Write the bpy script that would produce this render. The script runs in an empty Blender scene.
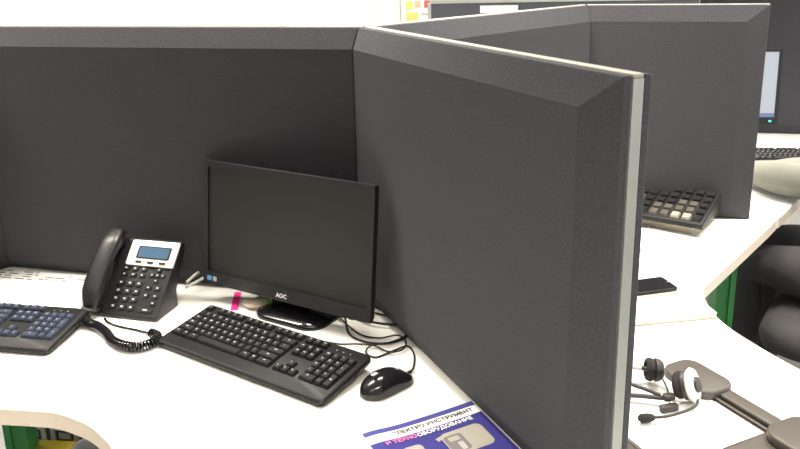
import bpy, bmesh, math, random
from mathutils import Vector, Matrix
random.seed(7)
PI = math.pi
scene = bpy.context.scene
COL = scene.collection
ZD = 0.73            # desk height above the floor
PH = 0.64            # partition height above the desk

# ------------------------------------------------------------------ camera
cam_d = bpy.data.cameras.new('camera')
cam = bpy.data.objects.new('camera', cam_d)
COL.objects.link(cam)
scene.camera = cam
cam_d.sensor_fit = 'HORIZONTAL'
cam_d.sensor_width = 36.0
cam_d.lens = 775.53 / 800 * 36.0
cam_d.shift_y = (164.46 - 224.5) / 800
cam_d.clip_start = 0.05
_pitch, _roll = 0.2575, -0.019
_fw = Vector((0, math.cos(_pitch), -math.sin(_pitch)))
_rt = Vector((1, 0, 0))
_up = Vector((0, math.sin(_pitch), math.cos(_pitch)))
_r2 = math.cos(_roll) * _rt + math.sin(_roll) * _up
_u2 = -math.sin(_roll) * _rt + math.cos(_roll) * _up
_m = Matrix((_r2, _u2, -_fw)).transposed().to_4x4()
_m.translation = Vector((0.0927, -1.7156, 0.7806 + ZD))
cam.matrix_world = _m

# ------------------------------------------------------------------ world and exposure
world = bpy.data.worlds.new('overcast_sky')
scene.world = world
world.use_nodes = True
_bg = world.node_tree.nodes['Background']
_bg.inputs[0].default_value = (0.86, 0.94, 1.0, 1)
_bg.inputs[1].default_value = 3.4
scene.view_settings.view_transform = 'Standard'
scene.view_settings.look = 'None'
scene.view_settings.gamma = 1.0
scene.view_settings.use_curve_mapping = False
scene.view_settings.exposure = 0.33
LAMP = 2.0           # emission of the ceiling lamps' diffusers
LAMP_W = 32.0        # power of each ceiling lamp's beam, spread narrowed to favour the panel bevels

# ------------------------------------------------------------------ materials
MATS = {}
def mat(name, col, rough=0.5, metal=0.0, noise=0.0, nscale=200.0, bump=0.0, spec=0.5, emit=None, estr=0.0, sheen=0.0, coat=0.0):
    if name in MATS:
        return MATS[name]
    m = bpy.data.materials.new(name)
    m.use_nodes = True
    nt = m.node_tree
    b = nt.nodes['Principled BSDF']
    b.inputs['Base Color'].default_value = (*col, 1)
    b.inputs['Roughness'].default_value = rough
    b.inputs['Metallic'].default_value = metal
    b.inputs['Specular IOR Level'].default_value = spec
    b.inputs['Sheen Weight'].default_value = sheen
    b.inputs['Coat Weight'].default_value = coat
    if emit:
        b.inputs['Emission Color'].default_value = (*emit, 1)
        b.inputs['Emission Strength'].default_value = estr
    tc = nt.nodes.new('ShaderNodeTexCoord')
    n = nt.nodes.new('ShaderNodeTexNoise')
    n.inputs['Scale'].default_value = nscale
    n.inputs['Detail'].default_value = 4
    nt.links.new(tc.outputs['Object'], n.inputs['Vector'])
    mr = nt.nodes.new('ShaderNodeMapRange')
    mr.inputs['To Min'].default_value = 1 - noise
    mr.inputs['To Max'].default_value = 1 + noise
    nt.links.new(n.outputs['Fac'], mr.inputs['Value'])
    mx = nt.nodes.new('ShaderNodeVectorMath')
    mx.operation = 'SCALE'
    mx.inputs[0].default_value = col
    nt.links.new(mr.outputs[0], mx.inputs['Scale'])
    nt.links.new(mx.outputs[0], b.inputs['Base Color'])
    if bump > 0:
        bp = nt.nodes.new('ShaderNodeBump')
        bp.inputs['Strength'].default_value = bump
        bp.inputs['Distance'].default_value = 0.002
        nt.links.new(n.outputs['Fac'], bp.inputs['Height'])
        nt.links.new(bp.outputs[0], b.inputs['Normal'])
    MATS[name] = m
    return m

M_FAB = mat('charcoal_fabric', (0.051, 0.0505, 0.057), 0.95, noise=0.45, nscale=320, bump=0.5, spec=0.15, sheen=0.08)
M_TRIM = mat('brushed_trim', (0.30, 0.31, 0.29), 0.42, metal=0.2, noise=0.05)
M_CAP = mat('cream_top_cap', (0.34, 0.325, 0.28), 0.45, noise=0.03)
M_DESK = mat('white_laminate', (0.86, 0.845, 0.80), 0.42, noise=0.015, nscale=40)
M_EDGE = mat('beige_edge_band', (0.80, 0.71, 0.60), 0.5, noise=0.05, nscale=60)
M_GREEN = mat('green_powder_coat', (0.022, 0.20, 0.045), 0.4, noise=0.04)
M_BLK = mat('black_plastic', (0.0105, 0.0105, 0.012), 0.5, spec=0.3, noise=0.08, nscale=500, bump=0.1)
M_BLKG = mat('gloss_black_plastic', (0.010, 0.010, 0.012), 0.12, noise=0.02)
M_KEY = mat('key_plastic', (0.012, 0.012, 0.0135), 0.42, spec=0.35, noise=0.05, nscale=400)
M_LEG = mat('white_print', (0.42, 0.42, 0.43), 0.5)
M_BEZ = mat('bezel_plastic', (0.018, 0.018, 0.020), 0.4, spec=0.35, noise=0.05, nscale=400)
M_SCR = mat('dark_screen', (0.016, 0.0155, 0.0155), 0.42, noise=0.02, nscale=20, spec=0.4)
M_PHB = mat('phone_plastic', (0.015, 0.015, 0.017), 0.36, spec=0.4, noise=0.05, nscale=500, bump=0.08)
M_SILV = mat('silver_plastic', (0.72, 0.71, 0.67), 0.45, metal=0.0, noise=0.02)
M_LCD = mat('blue_lcd', (0.055, 0.105, 0.17), 0.75, spec=0.05, noise=0.03, nscale=60)
M_PAP = mat('white_paper', (0.85, 0.84, 0.81), 0.8, noise=0.02, nscale=30)
M_WPR = mat('magazine_white_print', (0.8, 0.8, 0.8), 0.5)
M_INK = mat('grey_ink', (0.17, 0.16, 0.16), 0.8)
M_INKL = mat('pale_ink', (0.42, 0.41, 0.40), 0.8)
M_BLUE = mat('magazine_blue', (0.040, 0.037, 0.20), 0.55, spec=0.2, noise=0.06, nscale=40)
M_VIO = mat('magazine_light_blue', (0.055, 0.06, 0.26), 0.35, noise=0.05, nscale=40)
M_PINK = mat('magazine_pink', (0.85, 0.18, 0.42), 0.4)
M_BEI = mat('machine_beige', (0.36, 0.34, 0.29), 0.4, noise=0.05, nscale=80)
M_NEON = mat('neon_pink_film', (0.95, 0.045, 0.30), 0.45, noise=0.03)
M_CREAM = mat('cream_paper', (0.85, 0.79, 0.58), 0.75, noise=0.03, nscale=60)
M_YEL = mat('yellow_card', (0.62, 0.46, 0.03), 0.6, noise=0.05, nscale=30)
M_TRAY = mat('grey_tray_plastic', (0.075, 0.066, 0.058), 0.48, noise=0.06, nscale=300)
M_HSW = mat('headset_white', (0.78, 0.76, 0.72), 0.3, noise=0.02)
M_HSB = mat('headset_black', (0.028, 0.026, 0.025), 0.5, noise=0.05)
M_FOAM = mat('black_foam', (0.022, 0.020, 0.020), 0.95, noise=0.3, nscale=600, bump=0.5)
M_WCAB = mat('white_cable', (0.72, 0.70, 0.66), 0.4)
M_WALL = mat('cream_wall_paint', (0.78, 0.76, 0.71), 0.9, noise=0.02, nscale=8)
M_CEIL = mat('white_ceiling_paint', (0.82, 0.81, 0.79), 0.95, noise=0.02, nscale=8)
M_FLOOR = mat('grey_carpet', (0.16, 0.155, 0.15), 0.95, noise=0.3, nscale=150, bump=0.4)
M_FRAME = mat('white_window_frame', (0.82, 0.82, 0.80), 0.4)
M_LAMPB = mat('lamp_housing', (0.75, 0.75, 0.75), 0.5)
M_LAMP = mat('lamp_diffuser', (0.9, 0.9, 0.9), 0.5, emit=(1.0, 0.93, 0.82), estr=LAMP)
M_HPART = mat('slate_panel_fabric', (0.085, 0.088, 0.105), 0.95, noise=0.2, nscale=200, bump=0.3)
M_CHAIR = mat('charcoal_upholstery', (0.040, 0.038, 0.040), 0.95, noise=0.3, nscale=300, bump=0.4)
M_CHROME = mat('chrome', (0.6, 0.6, 0.6), 0.2, metal=1.0)
M_SHIRT = mat('pale_shirt', (0.23, 0.23, 0.195), 0.9, noise=0.12, nscale=14, bump=1.0)
M_TROU = mat('dark_trousers', (0.035, 0.033, 0.036), 0.95, noise=0.2, nscale=200, bump=0.3)
M_SKIN = mat('skin', (0.55, 0.36, 0.27), 0.55, noise=0.04, nscale=40)
M_HAIR = mat('brown_hair', (0.045, 0.028, 0.018), 0.6, noise=0.4, nscale=150, bump=0.5)
M_SHOE = mat('black_shoe', (0.02, 0.02, 0.02), 0.4)
M_EYE = mat('eye_white', (0.8, 0.8, 0.78), 0.3)
M_IRIS = mat('eye_iris', (0.05, 0.03, 0.02), 0.2)
M_LIP = mat('lip', (0.45, 0.2, 0.17), 0.5)
M_NAVY = mat('navy_case_metal', (0.050, 0.058, 0.085), 0.45, noise=0.05, nscale=100)
M_LGREY = mat('light_grey_plastic', (0.42, 0.42, 0.40), 0.5, noise=0.04, nscale=100)
M_PAGE = mat('lit_page', (0.1, 0.1, 0.1), 0.3, emit=(0.80, 0.86, 1.0), estr=0.42)
M_BAR = mat('lit_taskbar', (0.05, 0.05, 0.08), 0.3, emit=(0.25, 0.38, 0.70), estr=0.4)
M_LED = mat('teal_led', (0.05, 0.3, 0.35), 0.3, emit=(0.1, 0.7, 0.8), estr=1.0)
M_ORG = mat('orange_note', (0.85, 0.50, 0.16), 0.7)
M_AMB = mat('amber_note', (0.88, 0.58, 0.13), 0.7)
M_MAR = mat('maroon_note', (0.42, 0.10, 0.10), 0.7)
M_OLV = mat('olive_note', (0.45, 0.38, 0.25), 0.7)
M_LIME = mat('green_clip', (0.06, 0.62, 0.14), 0.4)
M_WRAP = mat('wrapper_film', (0.60, 0.52, 0.42), 0.35, noise=0.15, nscale=60)
M_WRG = mat('wrapper_green', (0.25, 0.34, 0.14), 0.35, noise=0.15, nscale=60)
M_STB = mat('sticker_blue', (0.10, 0.30, 0.50), 0.4)
M_STG = mat('sticker_grey', (0.40, 0.42, 0.42), 0.4)

def glass():
    m = bpy.data.materials.new('window_glass')
    m.use_nodes = True
    nt = m.node_tree
    nt.nodes.clear()
    o = nt.nodes.new('ShaderNodeOutputMaterial')
    mix = nt.nodes.new('ShaderNodeMixShader')
    t = nt.nodes.new('ShaderNodeBsdfTransparent')
    g = nt.nodes.new('ShaderNodeBsdfGlossy')
    g.inputs['Roughness'].default_value = 0.02
    mix.inputs[0].default_value = 0.05
    nt.links.new(t.outputs[0], mix.inputs[1])
    nt.links.new(g.outputs[0], mix.inputs[2])
    nt.links.new(mix.outputs[0], o.inputs[0])
    return m
M_GLASS = glass()

# ------------------------------------------------------------------ mesh helpers
class MB:
    def __init__(self):
        self.v, self.f = [], []
    def add(self, vs, fs):
        o = len(self.v)
        self.v += [tuple(p) for p in vs]
        self.f += [tuple(i + o for i in q) for q in fs]
        return self
    def box(self, x0, x1, y0, y1, z0, z1):
        return self.add([(x0,y0,z0),(x1,y0,z0),(x1,y1,z0),(x0,y1,z0),(x0,y0,z1),(x1,y0,z1),(x1,y1,z1),(x0,y1,z1)],
                        [(3,2,1,0),(4,5,6,7),(0,1,5,4),(1,2,6,5),(2,3,7,6),(3,0,4,7)])
    def prism(self, poly, z0, z1, fn=None):
        n = len(poly)
        vs = [(x, y, z0) for x, y in poly] + [(x, y, z1) for x, y in poly]
        if fn:
            vs = [fn(*p) for p in vs]
        fs = [tuple(range(n - 1, -1, -1)), tuple(range(n, 2 * n))]
        fs += [(i, (i + 1) % n, n + (i + 1) % n, n + i) for i in range(n)]
        return self.add(vs, fs)
    def rings(self, rings, cap=True):
        n = len(rings[0])
        vs = [p for r in rings for p in r]
        fs = []
        for k in range(len(rings) - 1):
            for i in range(n):
                a, b = k * n + i, k * n + (i + 1) % n
                fs.append((a, b, b + n, a + n))
        if cap:
            fs.append(tuple(range(n - 1, -1, -1)))
            o = (len(rings) - 1) * n
            fs.append(tuple(range(o, o + n)))
        return self.add(vs, fs)
    def tube(self, path, r, n=6, cap=True):
        path = [Vector(p) for p in path]
        rings, prev = [], None
        for i, p in enumerate(path):
            t = (path[min(i + 1, len(path) - 1)] - path[max(i - 1, 0)]).normalized()
            if prev is None:
                a = Vector((0, 0, 1)) if abs(t.z) < 0.9 else Vector((1, 0, 0))
                u = t.cross(a).normalized()
            else:
                u = (prev - t * prev.dot(t))
                u = u.normalized() if u.length > 1e-6 else t.orthogonal().normalized()
            prev = u
            w = t.cross(u)
            rr = r[i] if isinstance(r, (list, tuple)) else r
            rings.append([p + rr * (math.cos(2*PI*k/n) * u + math.sin(2*PI*k/n) * w) for k in range(n)])
        return self.rings(rings, cap)
    def lathe(self, prof, n=24, M=None):
        M = M or Matrix()
        rings = [[M @ Vector((r * math.cos(2*PI*k/n), r * math.sin(2*PI*k/n), z)) for k in range(n)] for r, z in prof]
        return self.rings(rings)
    def grid(self, nx, ny, fn):
        vs = [fn(i / nx, j / ny) for j in range(ny + 1) for i in range(nx + 1)]
        fs = [(j*(nx+1)+i, j*(nx+1)+i+1, (j+1)*(nx+1)+i+1, (j+1)*(nx+1)+i) for j in range(ny) for i in range(nx)]
        return self.add(vs, fs)
    def mesh(self, name, m, bevel=0.0, seg=2, smooth=None, angle=50):
        me = bpy.data.meshes.new(name)
        me.from_pydata(self.v, [], self.f)
        me.validate()
        bm = bmesh.new()
        bm.from_mesh(me)
        bmesh.ops.recalc_face_normals(bm, faces=bm.faces)
        if bevel > 0:
            es = [e for e in bm.edges if len(e.link_faces) == 2 and e.calc_face_angle(0) > 0.5]
            bmesh.ops.bevel(bm, geom=es, offset=bevel, segments=seg, affect='EDGES', profile=0.5, clamp_overlap=True)
        sm = smooth if smooth is not None else (bevel > 0)
        if sm:
            lim = math.radians(angle)
            for f in bm.faces:
                f.smooth = True
            for e in bm.edges:
                if len(e.link_faces) == 2 and e.calc_face_angle(0) > lim:
                    e.smooth = False
        bm.to_mesh(me)
        bm.free()
        if m:
            me.materials.append(m)
        return me
    def build(self, name, m, parent=None, **kw):
        return obj(name, self.mesh(name, m, **kw), parent)

def obj(name, me, parent=None):
    o = bpy.data.objects.new(name, me)
    COL.objects.link(o)
    if parent:
        o.parent = parent
    return o

def tag(o, label=None, cat=None, group=None, kind=None):
    if label: o['label'] = label
    if cat: o['category'] = cat
    if group: o['group'] = group
    if kind: o['kind'] = kind
    return o

def thing(name, label, cat, loc=(0, 0, 0), rotz=0.0, group=None, rotx=0.0):
    o = bpy.data.objects.new(name, None)
    COL.objects.link(o)
    o.empty_display_size = 0.05
    o.location = loc
    o.rotation_euler = (rotx, 0, rotz)
    return tag(o, label, cat, group)

def copy_tree(o, parent=None):
    c = o.copy()
    COL.objects.link(c)
    c.parent = parent
    for ch in o.children:
        copy_tree(ch, c)
    return c

def smooth_path(pts, k=8):
    P = [Vector(p) for p in pts]
    P = [2 * P[0] - P[1]] + P + [2 * P[-1] - P[-2]]
    out = []
    for i in range(1, len(P) - 2):
        a, b, c, d = P[i-1], P[i], P[i+1], P[i+2]
        for j in range(k):
            t = j / k
            out.append(0.5 * ((2*b) + (c-a)*t + (2*a-5*b+4*c-d)*t*t + (-a+3*b-3*c+d)*t**3))
    out.append(P[-2])
    return out

def rrect(w, h, r, n=4, cx=0.0, cy=0.0):
    out = []
    for sx, sy, a0 in ((1, 1, 0), (-1, 1, 90), (-1, -1, 180), (1, -1, 270)):
        for k in range(n + 1):
            a = math.radians(a0 + 90 * k / n)
            out.append((cx + sx * (w/2 - r) + r * math.cos(a), cy + sy * (h/2 - r) + r * math.sin(a)))
    return out

def text_mb(body, size, fn, align='CENTER', bold=0.0, space=1.0):
    """flat lettering as faces, mapped point by point through fn(x, y)"""
    cu = bpy.data.curves.new('txt', 'FONT')
    cu.body = body
    cu.size = size
    cu.align_x = align
    cu.align_y = 'CENTER'
    cu.offset = bold
    cu.space_character = space
    cu.resolution_u = 2
    o = bpy.data.objects.new('txt', cu)
    COL.objects.link(o)
    dg = bpy.context.evaluated_depsgraph_get()
    dg.update()
    me = bpy.data.meshes.new_from_object(o.evaluated_get(dg))
    vs = [fn(v.co.x, v.co.y) for v in me.vertices]
    fs = [tuple(p.vertices) for p in me.polygons]
    bpy.data.objects.remove(o)
    bpy.data.curves.remove(cu)
    bpy.data.meshes.remove(me)
    return vs, fs

def ang(d):
    a = math.radians(d)
    return Vector((math.cos(a), math.sin(a), 0))

# ------------------------------------------------------------------ the room
RX0, RX1, RY0, RY1, RZ = -3.6, 4.2, -3.6, 4.2, 2.75
def struct(name, mb, m, **kw):
    o = mb.build(name, m, **kw)
    o['kind'] = 'structure'
    return o
fl = struct('floor', MB().box(RX0-.15, RX1+.15, RY0-.15, RY1+.15, -0.1, 0), M_FLOOR)
ce = struct('ceiling', MB().box(RX0-.15, RX1+.15, RY0-.15, RY1+.15, RZ, RZ+.1), M_CEIL)
# back wall with one long window, left and right walls with a window each
def wall_with_hole(name, a0, a1, h0, h1, s0, s1, build):
    mb = MB()
    for (u0, u1, z0, z1) in ((a0, h0, 0, RZ), (h1, a1, 0, RZ), (h0, h1, 0, s0), (h0, h1, s1, RZ)):
        if u1 - u0 > 1e-4:
            build(mb, u0, u1, z0, z1)
    return struct(name, mb, M_WALL)
wall_with_hole('wall_back', RX0, RX1, -3.45, -0.02, 0.92, 2.45, lambda m, a, b, c, d: m.box(a, b, RY1, RY1+.15, c, d))
wall_with_hole('wall_left', RY0, RY1, 0.6, 3.4, 0.92, 2.45, lambda m, a, b, c, d: m.box(RX0-.15, RX0, a, b, c, d))
wall_with_hole('wall_right', RY0, RY1, -3.2, 1.6, 0.55, 2.60, lambda m, a, b, c, d: m.box(RX1, RX1+.15, a, b, c, d))
struct('wall_front', MB().box(RX0, RX1, RY0-.15, RY0, 0, RZ), M_WALL)

def window(idx, c0, c1, s0, s1, axis, pos, splits):
    root = bpy.data.objects.new('window_%d' % idx, None)
    COL.objects.link(root)
    root['kind'] = 'structure'
    def bx(a, b, z0, z1, t0, t1):
        return MB().box(a, b, pos+t0, pos+t1, z0, z1) if axis == 'x' else MB().box(pos+t0, pos+t1, a, b, z0, z1)
    w = 0.06
    for a, b, z0, z1 in ((c0, c1, s0, s0+w), (c0, c1, s1-w, s1), (c0, c0+w, s0+w, s1-w), (c1-w, c1, s0+w, s1-w)):
        bx(a, b, z0, z1, 0.03, 0.10).build('frame_bar', M_FRAME, root, bevel=0.004)
    for s in splits:
        bx(s-.03, s+.03, s0+w, s1-w, 0.035, 0.095).build('mullion', M_FRAME, root, bevel=0.004)
    e = [c0+w] + [s for s in splits] + [c1-w]
    for i in range(len(e)-1):
        bx(e[i]+(0.03 if i else 0), e[i+1]-(0.03 if i < len(e)-2 else 0), s0+w, s1-w, 0.06, 0.066).build('pane', M_GLASS, root)
    return root
window(1, -3.45, -0.02, 0.92, 2.45, 'x', RY1, [-3.05])
window(2, 0.6, 3.4, 0.92, 2.45, 'y', RX0-.13, [2.0])
window(3, -3.2, 1.6, 0.55, 2.60, 'y', RX1, [-1.6, 0.0])

# ------------------------------------------------------------------ ceiling lamps
def ceiling_lamp(x, y, label):
    t = thing('ceiling_light', label, 'ceiling light', (x, y, RZ), 0, 'ceiling light panels')
    hb = MB()
    for a, b, c, d in ((-.62, .62, -.17, -.15), (-.62, .62, .15, .17), (-.62, -.60, -.15, .15), (.60, .62, -.15, .15)):
        hb.box(a, b, c, d, -.06, 0)
    hb.build('housing', M_LAMPB, t)
    MB().box(-.60, .60, -.15, .15, -.05, -.03).build('diffuser', M_LAMP, t)
    ld = bpy.data.lights.new('lamp_beam', 'AREA')
    ld.shape = 'RECTANGLE'
    ld.size, ld.size_y = 1.18, 0.28
    ld.energy = LAMP_W
    ld.color = (1.0, 0.92, 0.80)
    ld.spread = math.radians(100)
    lo = bpy.data.objects.new('lamp_beam', ld)
    COL.objects.link(lo)
    lo.parent = t
    lo.location = (0, 0, -.062)
for n, (x, y) in enumerate([(x_, y_) for y_ in (-2.0, 0.2, 2.1, 3.6) for x_ in (-1.6, 0.17, 1.9)]):  # last row is unseen, added to brighten the far wall
    side = ['over the left windows', 'in the middle of the room', 'over the right side'][n % 3]
    row = ['behind the camera', 'above the desks', 'beyond the partitions', 'added to brighten the far wall'][n // 3]
    ceiling_lamp(x, y, 'long ceiling light panel %s, row %s' % (side, row))

# ------------------------------------------------------------------ desks
AA, AB, AD = 165.98, 294.45, -14.02
dA, dB, dD = ang(AA), ang(AB), ang(AD)
J0 = Vector((0.0220, 0.0190, 0))
J2 = Vector((0.6547, 0.660, 0))
dC = (J2 - J0).normalized()
AC = math.degrees(math.atan2(dC.y, dC.x))
LA, LB, LC, LD = 1.02, 0.873, (J2 - J0).length, 0.515
J3 = J0 + dA * LA
AE = AC + 180
dE = ang(AE)
nA = Vector((-math.sin(math.radians(AA)), math.cos(math.radians(AA)), 0))       # left of A (points to -y side)
nB = Vector((0.903, 0.430, 0))                                                    # right side of B

def arc_pts(pts, k=5):
    return [(p.x, p.y) for p in smooth_path([(x, y, 0) for x, y in pts], k)]

def desk(label, poly, band, legs, group='white workstation desks'):
    """poly: outline of the top, band: indices of the outline's points that face the sitter"""
    t = thing('desk', label, 'desk', (0, 0, 0), 0, group)
    MB().prism(poly, ZD-.034, ZD).build('desktop', M_DESK, t)
    mb = MB()
    pts = [Vector((x, y, 0)) for x, y in poly]
    n = len(pts)
    area = sum(pts[i].x*pts[(i+1) % n].y - pts[(i+1) % n].x*pts[i].y for i in range(n))
    s = 1 if area > 0 else -1
    rings = []
    for i in band:
        a, b, c = pts[i-1], pts[i], pts[(i+1) % n]
        d = (c - a).normalized()
        o = Vector((d.y, -d.x, 0)) * s
        p, q = b + o*0.0003, b + o*0.0028
        rings.append([Vector((p.x, p.y, ZD-.0345)), Vector((q.x, q.y, ZD-.0335)), Vector((q.x, q.y, ZD-.001)), Vector((p.x, p.y, ZD-.0002))])
    mb.rings(rings)
    mb.build('edge_band', M_EDGE, t)
    for (x, y, rz, w) in legs:
        g = MB().box(-w/2, w/2, -.02, .02, .02, ZD-.0342)
        g.box(-w/2-.012, -w/2+.004, -.026, .026, .02, ZD-.0342)
        g.box(w/2-.004, w/2+.012, -.026, .026, .02, ZD-.0342)
        lg = g.build('leg', M_GREEN, t)
        lg.location = (x, y, 0)
        lg.rotation_euler = (0, 0, math.radians(rz))
        MB().prism(rrect(.5 if w > .04 else .09, .07, .02), 0, .025).build('foot', M_GREEN, lg, bevel=0.003)
    return t

# near left workstation: band along the left panel and the near panel
g0 = 0.003
iA = J0 + (dA * 0.5 - dB * 0).normalized() * 0
cutL = arc_pts([(-1.02, -0.36), (-0.85, -0.405), (-0.70, -0.442), (-0.602, -0.456), (-0.543, -0.466), (-0.497, -0.487), (-0.458, -0.512), (-0.422, -0.547), (-0.392, -0.585), (-0.34, -0.69), (-0.13, -1.13)], 4)
pE = J3 + dE * 0.9
iE = Vector((-math.cos(math.radians(AE-90)), -math.sin(math.radians(AE-90)), 0))
bEnd = J0 + dB * 1.06
n1 = -nB
polyL = [(J0.x - .004, J0.y - .004), (J3.x, J3.y)]
eo = pE + ang(AE + 90) * 0.60
polyL += [(pE.x, pE.y), (eo.x, eo.y)]
start = len(polyL)
e2 = J3 + dE * 0.36 + ang(AE + 90) * 0.60
polyL += arc_pts([(eo.x, eo.y), (e2.x - .08, e2.y - .075), (-1.13, -0.37), (-1.02, -0.36)], 4)[1:-1]
polyL += cutL
endb = len(polyL)
be2 = bEnd - nB * .004
polyL += [(be2.x, be2.y)]
desk('white curved desk carrying the dark monitor, desk phone and two keyboards', polyL, list(range(start - 1, endb)),
     [(-0.845, -0.05, 3, .03), (0.10, -0.78, 115, .06), (-1.45, -0.25, 45, .06)])

# right workstation
polyR = [(J0.x + .004, J0.y - .001)]
cutR = arc_pts([(1.235, 0.515), (1.02, 0.26), (0.86, 0.07), (0.815, 0.012), (0.797, -0.05), (0.789, -0.12), (0.798, -0.20), (0.83, -0.30), (0.862, -0.378), (0.93, -0.52), (1.02, -0.71)], 4)
br = J0 + dB * 1.06 + nB * .004
polyR += [(br.x, br.y)]
s0 = len(polyR)
polyR += cutR[::-1]
e0 = len(polyR)
j2r = J2 + Vector((.003, -.004, 0))
polyR += [(j2r.x, j2r.y)]
desk('white desk on the right carrying the headset tray and cream notepad', polyR, list(range(s0, e0)),
     [(1.030, 0.385, 0, .030), (0.80, -0.60, 115, .06), (0.30, 0.20, 45, .06)])

# far workstation, where the person sits
polyF = [(0.668, 0.668), (1.243, 0.523)]
cutF = arc_pts([(1.243, 0.523), (1.412, 0.728), (1.60, 0.93), (1.82, 1.02), (2.1, 0.98), (2.7, 0.83)], 4)
polyF = [(0.668, 0.672)] + cutF + [(2.7, 1.52), (1.42, 1.84), (0.98, 1.72)]
desk('white desk beyond the far partition under the sitter\'s arm', polyF, list(range(1, 1 + len(cutF))),
     [(1.0, 1.35, 0, .06), (2.5, 1.1, 0, .06)])

# ------------------------------------------------------------------ partitions
def partition(label, p0, a, L, mit0, mit1, chs, che, name='partition_panel', z0=ZD, group='dark fabric desk partitions', hgt=PH):
    """mit0/mit1: (left, right) corner angle in degrees shared with the neighbour at the start / end, or None"""
    t = thing(name, label, 'partition', (p0.x, p0.y, z0), math.radians(a), group)
    c, ce_, o0, o1, o2 = 0.046, 0.062, 0.0100, 0.0220, 0.0410
    xs = 0.0
    # core with aluminium side trim and pale top cap
    MB().box(0.0 if chs else 0.010, L + .002 if che else L, -.0082, .0082, 0.0, hgt - .004).build('core', M_TRIM, t)
    MB().box(0.0 if chs else 0.010, L + .002 if che else L, -.0080, .0080, hgt - .0039, hgt + .002).build('top_cap', M_CAP, t, bevel=0.002)
    for si, s in ((0, 1), (1, -1)):
        def xst(o, inset=0.0):
            if mit0[si] is not None:
                return o / math.tan(math.radians(mit0[si]) / 2) + .0003
            return (ce_ if inset else 0.0) if chs else 0.012
        def xen(o, inset=0.0):
            if mit1[si] is not None:
                return L - o / math.tan(math.radians(mit1[si]) / 2) - .0003
            return L - (ce_ if inset else 0.0) if che else L - 0.012
        zb, cb = 0.001, 0.042
        r = []
        for o, ins in ((o0, 0), (o1, 0), (o2, 1)):
            zt = hgt - (c if ins else 0.0)
            zz = zb + (cb if ins else 0.0)
            r.append([(xst(o, ins), s*o, zz), (xen(o, ins), s*o, zz), (xen(o, ins), s*o, zt), (xst(o, ins), s*o, zt)])
        MB().rings(r).build('fabric_pad', M_FAB, t, bevel=0.0015, seg=1, smooth=False)
    return t

angAB = AB - AA                      # corner in the left cell
angAC = 360 - (AA - AC) if (AA - AC) < 0 else (AA - AC)   # corner behind
angBC = 360 - angAB - angAC
# left of A (a=166) is the -y side
partition('dark fabric partition behind the phone and monitor, along the back of the left desk', J0, AA, LA,
          (angAB, angAC), (AE - 180 - AA + 180 if False else 180 - (AE - AA), None), False, False)
partition('dark fabric partition running toward the camera from the corner, its end edge showing pale trim', J0 + nB*.002, AB, LB,
          (angBC, angAB), (None, None), False, True)
partition('dark fabric partition receding from the corner, mostly hidden behind the nearest partition', J0, AC, LC,
          (angAC, angBC), (None, 180 - (AC - AD)), False, False)
partition('dark fabric partition with a free end beside the sitter, in front of the lit monitor', J2, AD, LD,
          (None, 180 - (AC - AD)), (None, None), False, True)
partition('dark fabric partition at the far left side of the left desk, nearly out of view', J3, AE, 0.85,
          (180 - (AE - AA), None), (None, None), False, True)
partition('tall dark fabric partition at the far right behind the lit monitor', Vector((1.43, 1.775, 0)), AD, 1.3,
          (None, None), (None, None), True, True, hgt=PH+.06)

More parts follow.
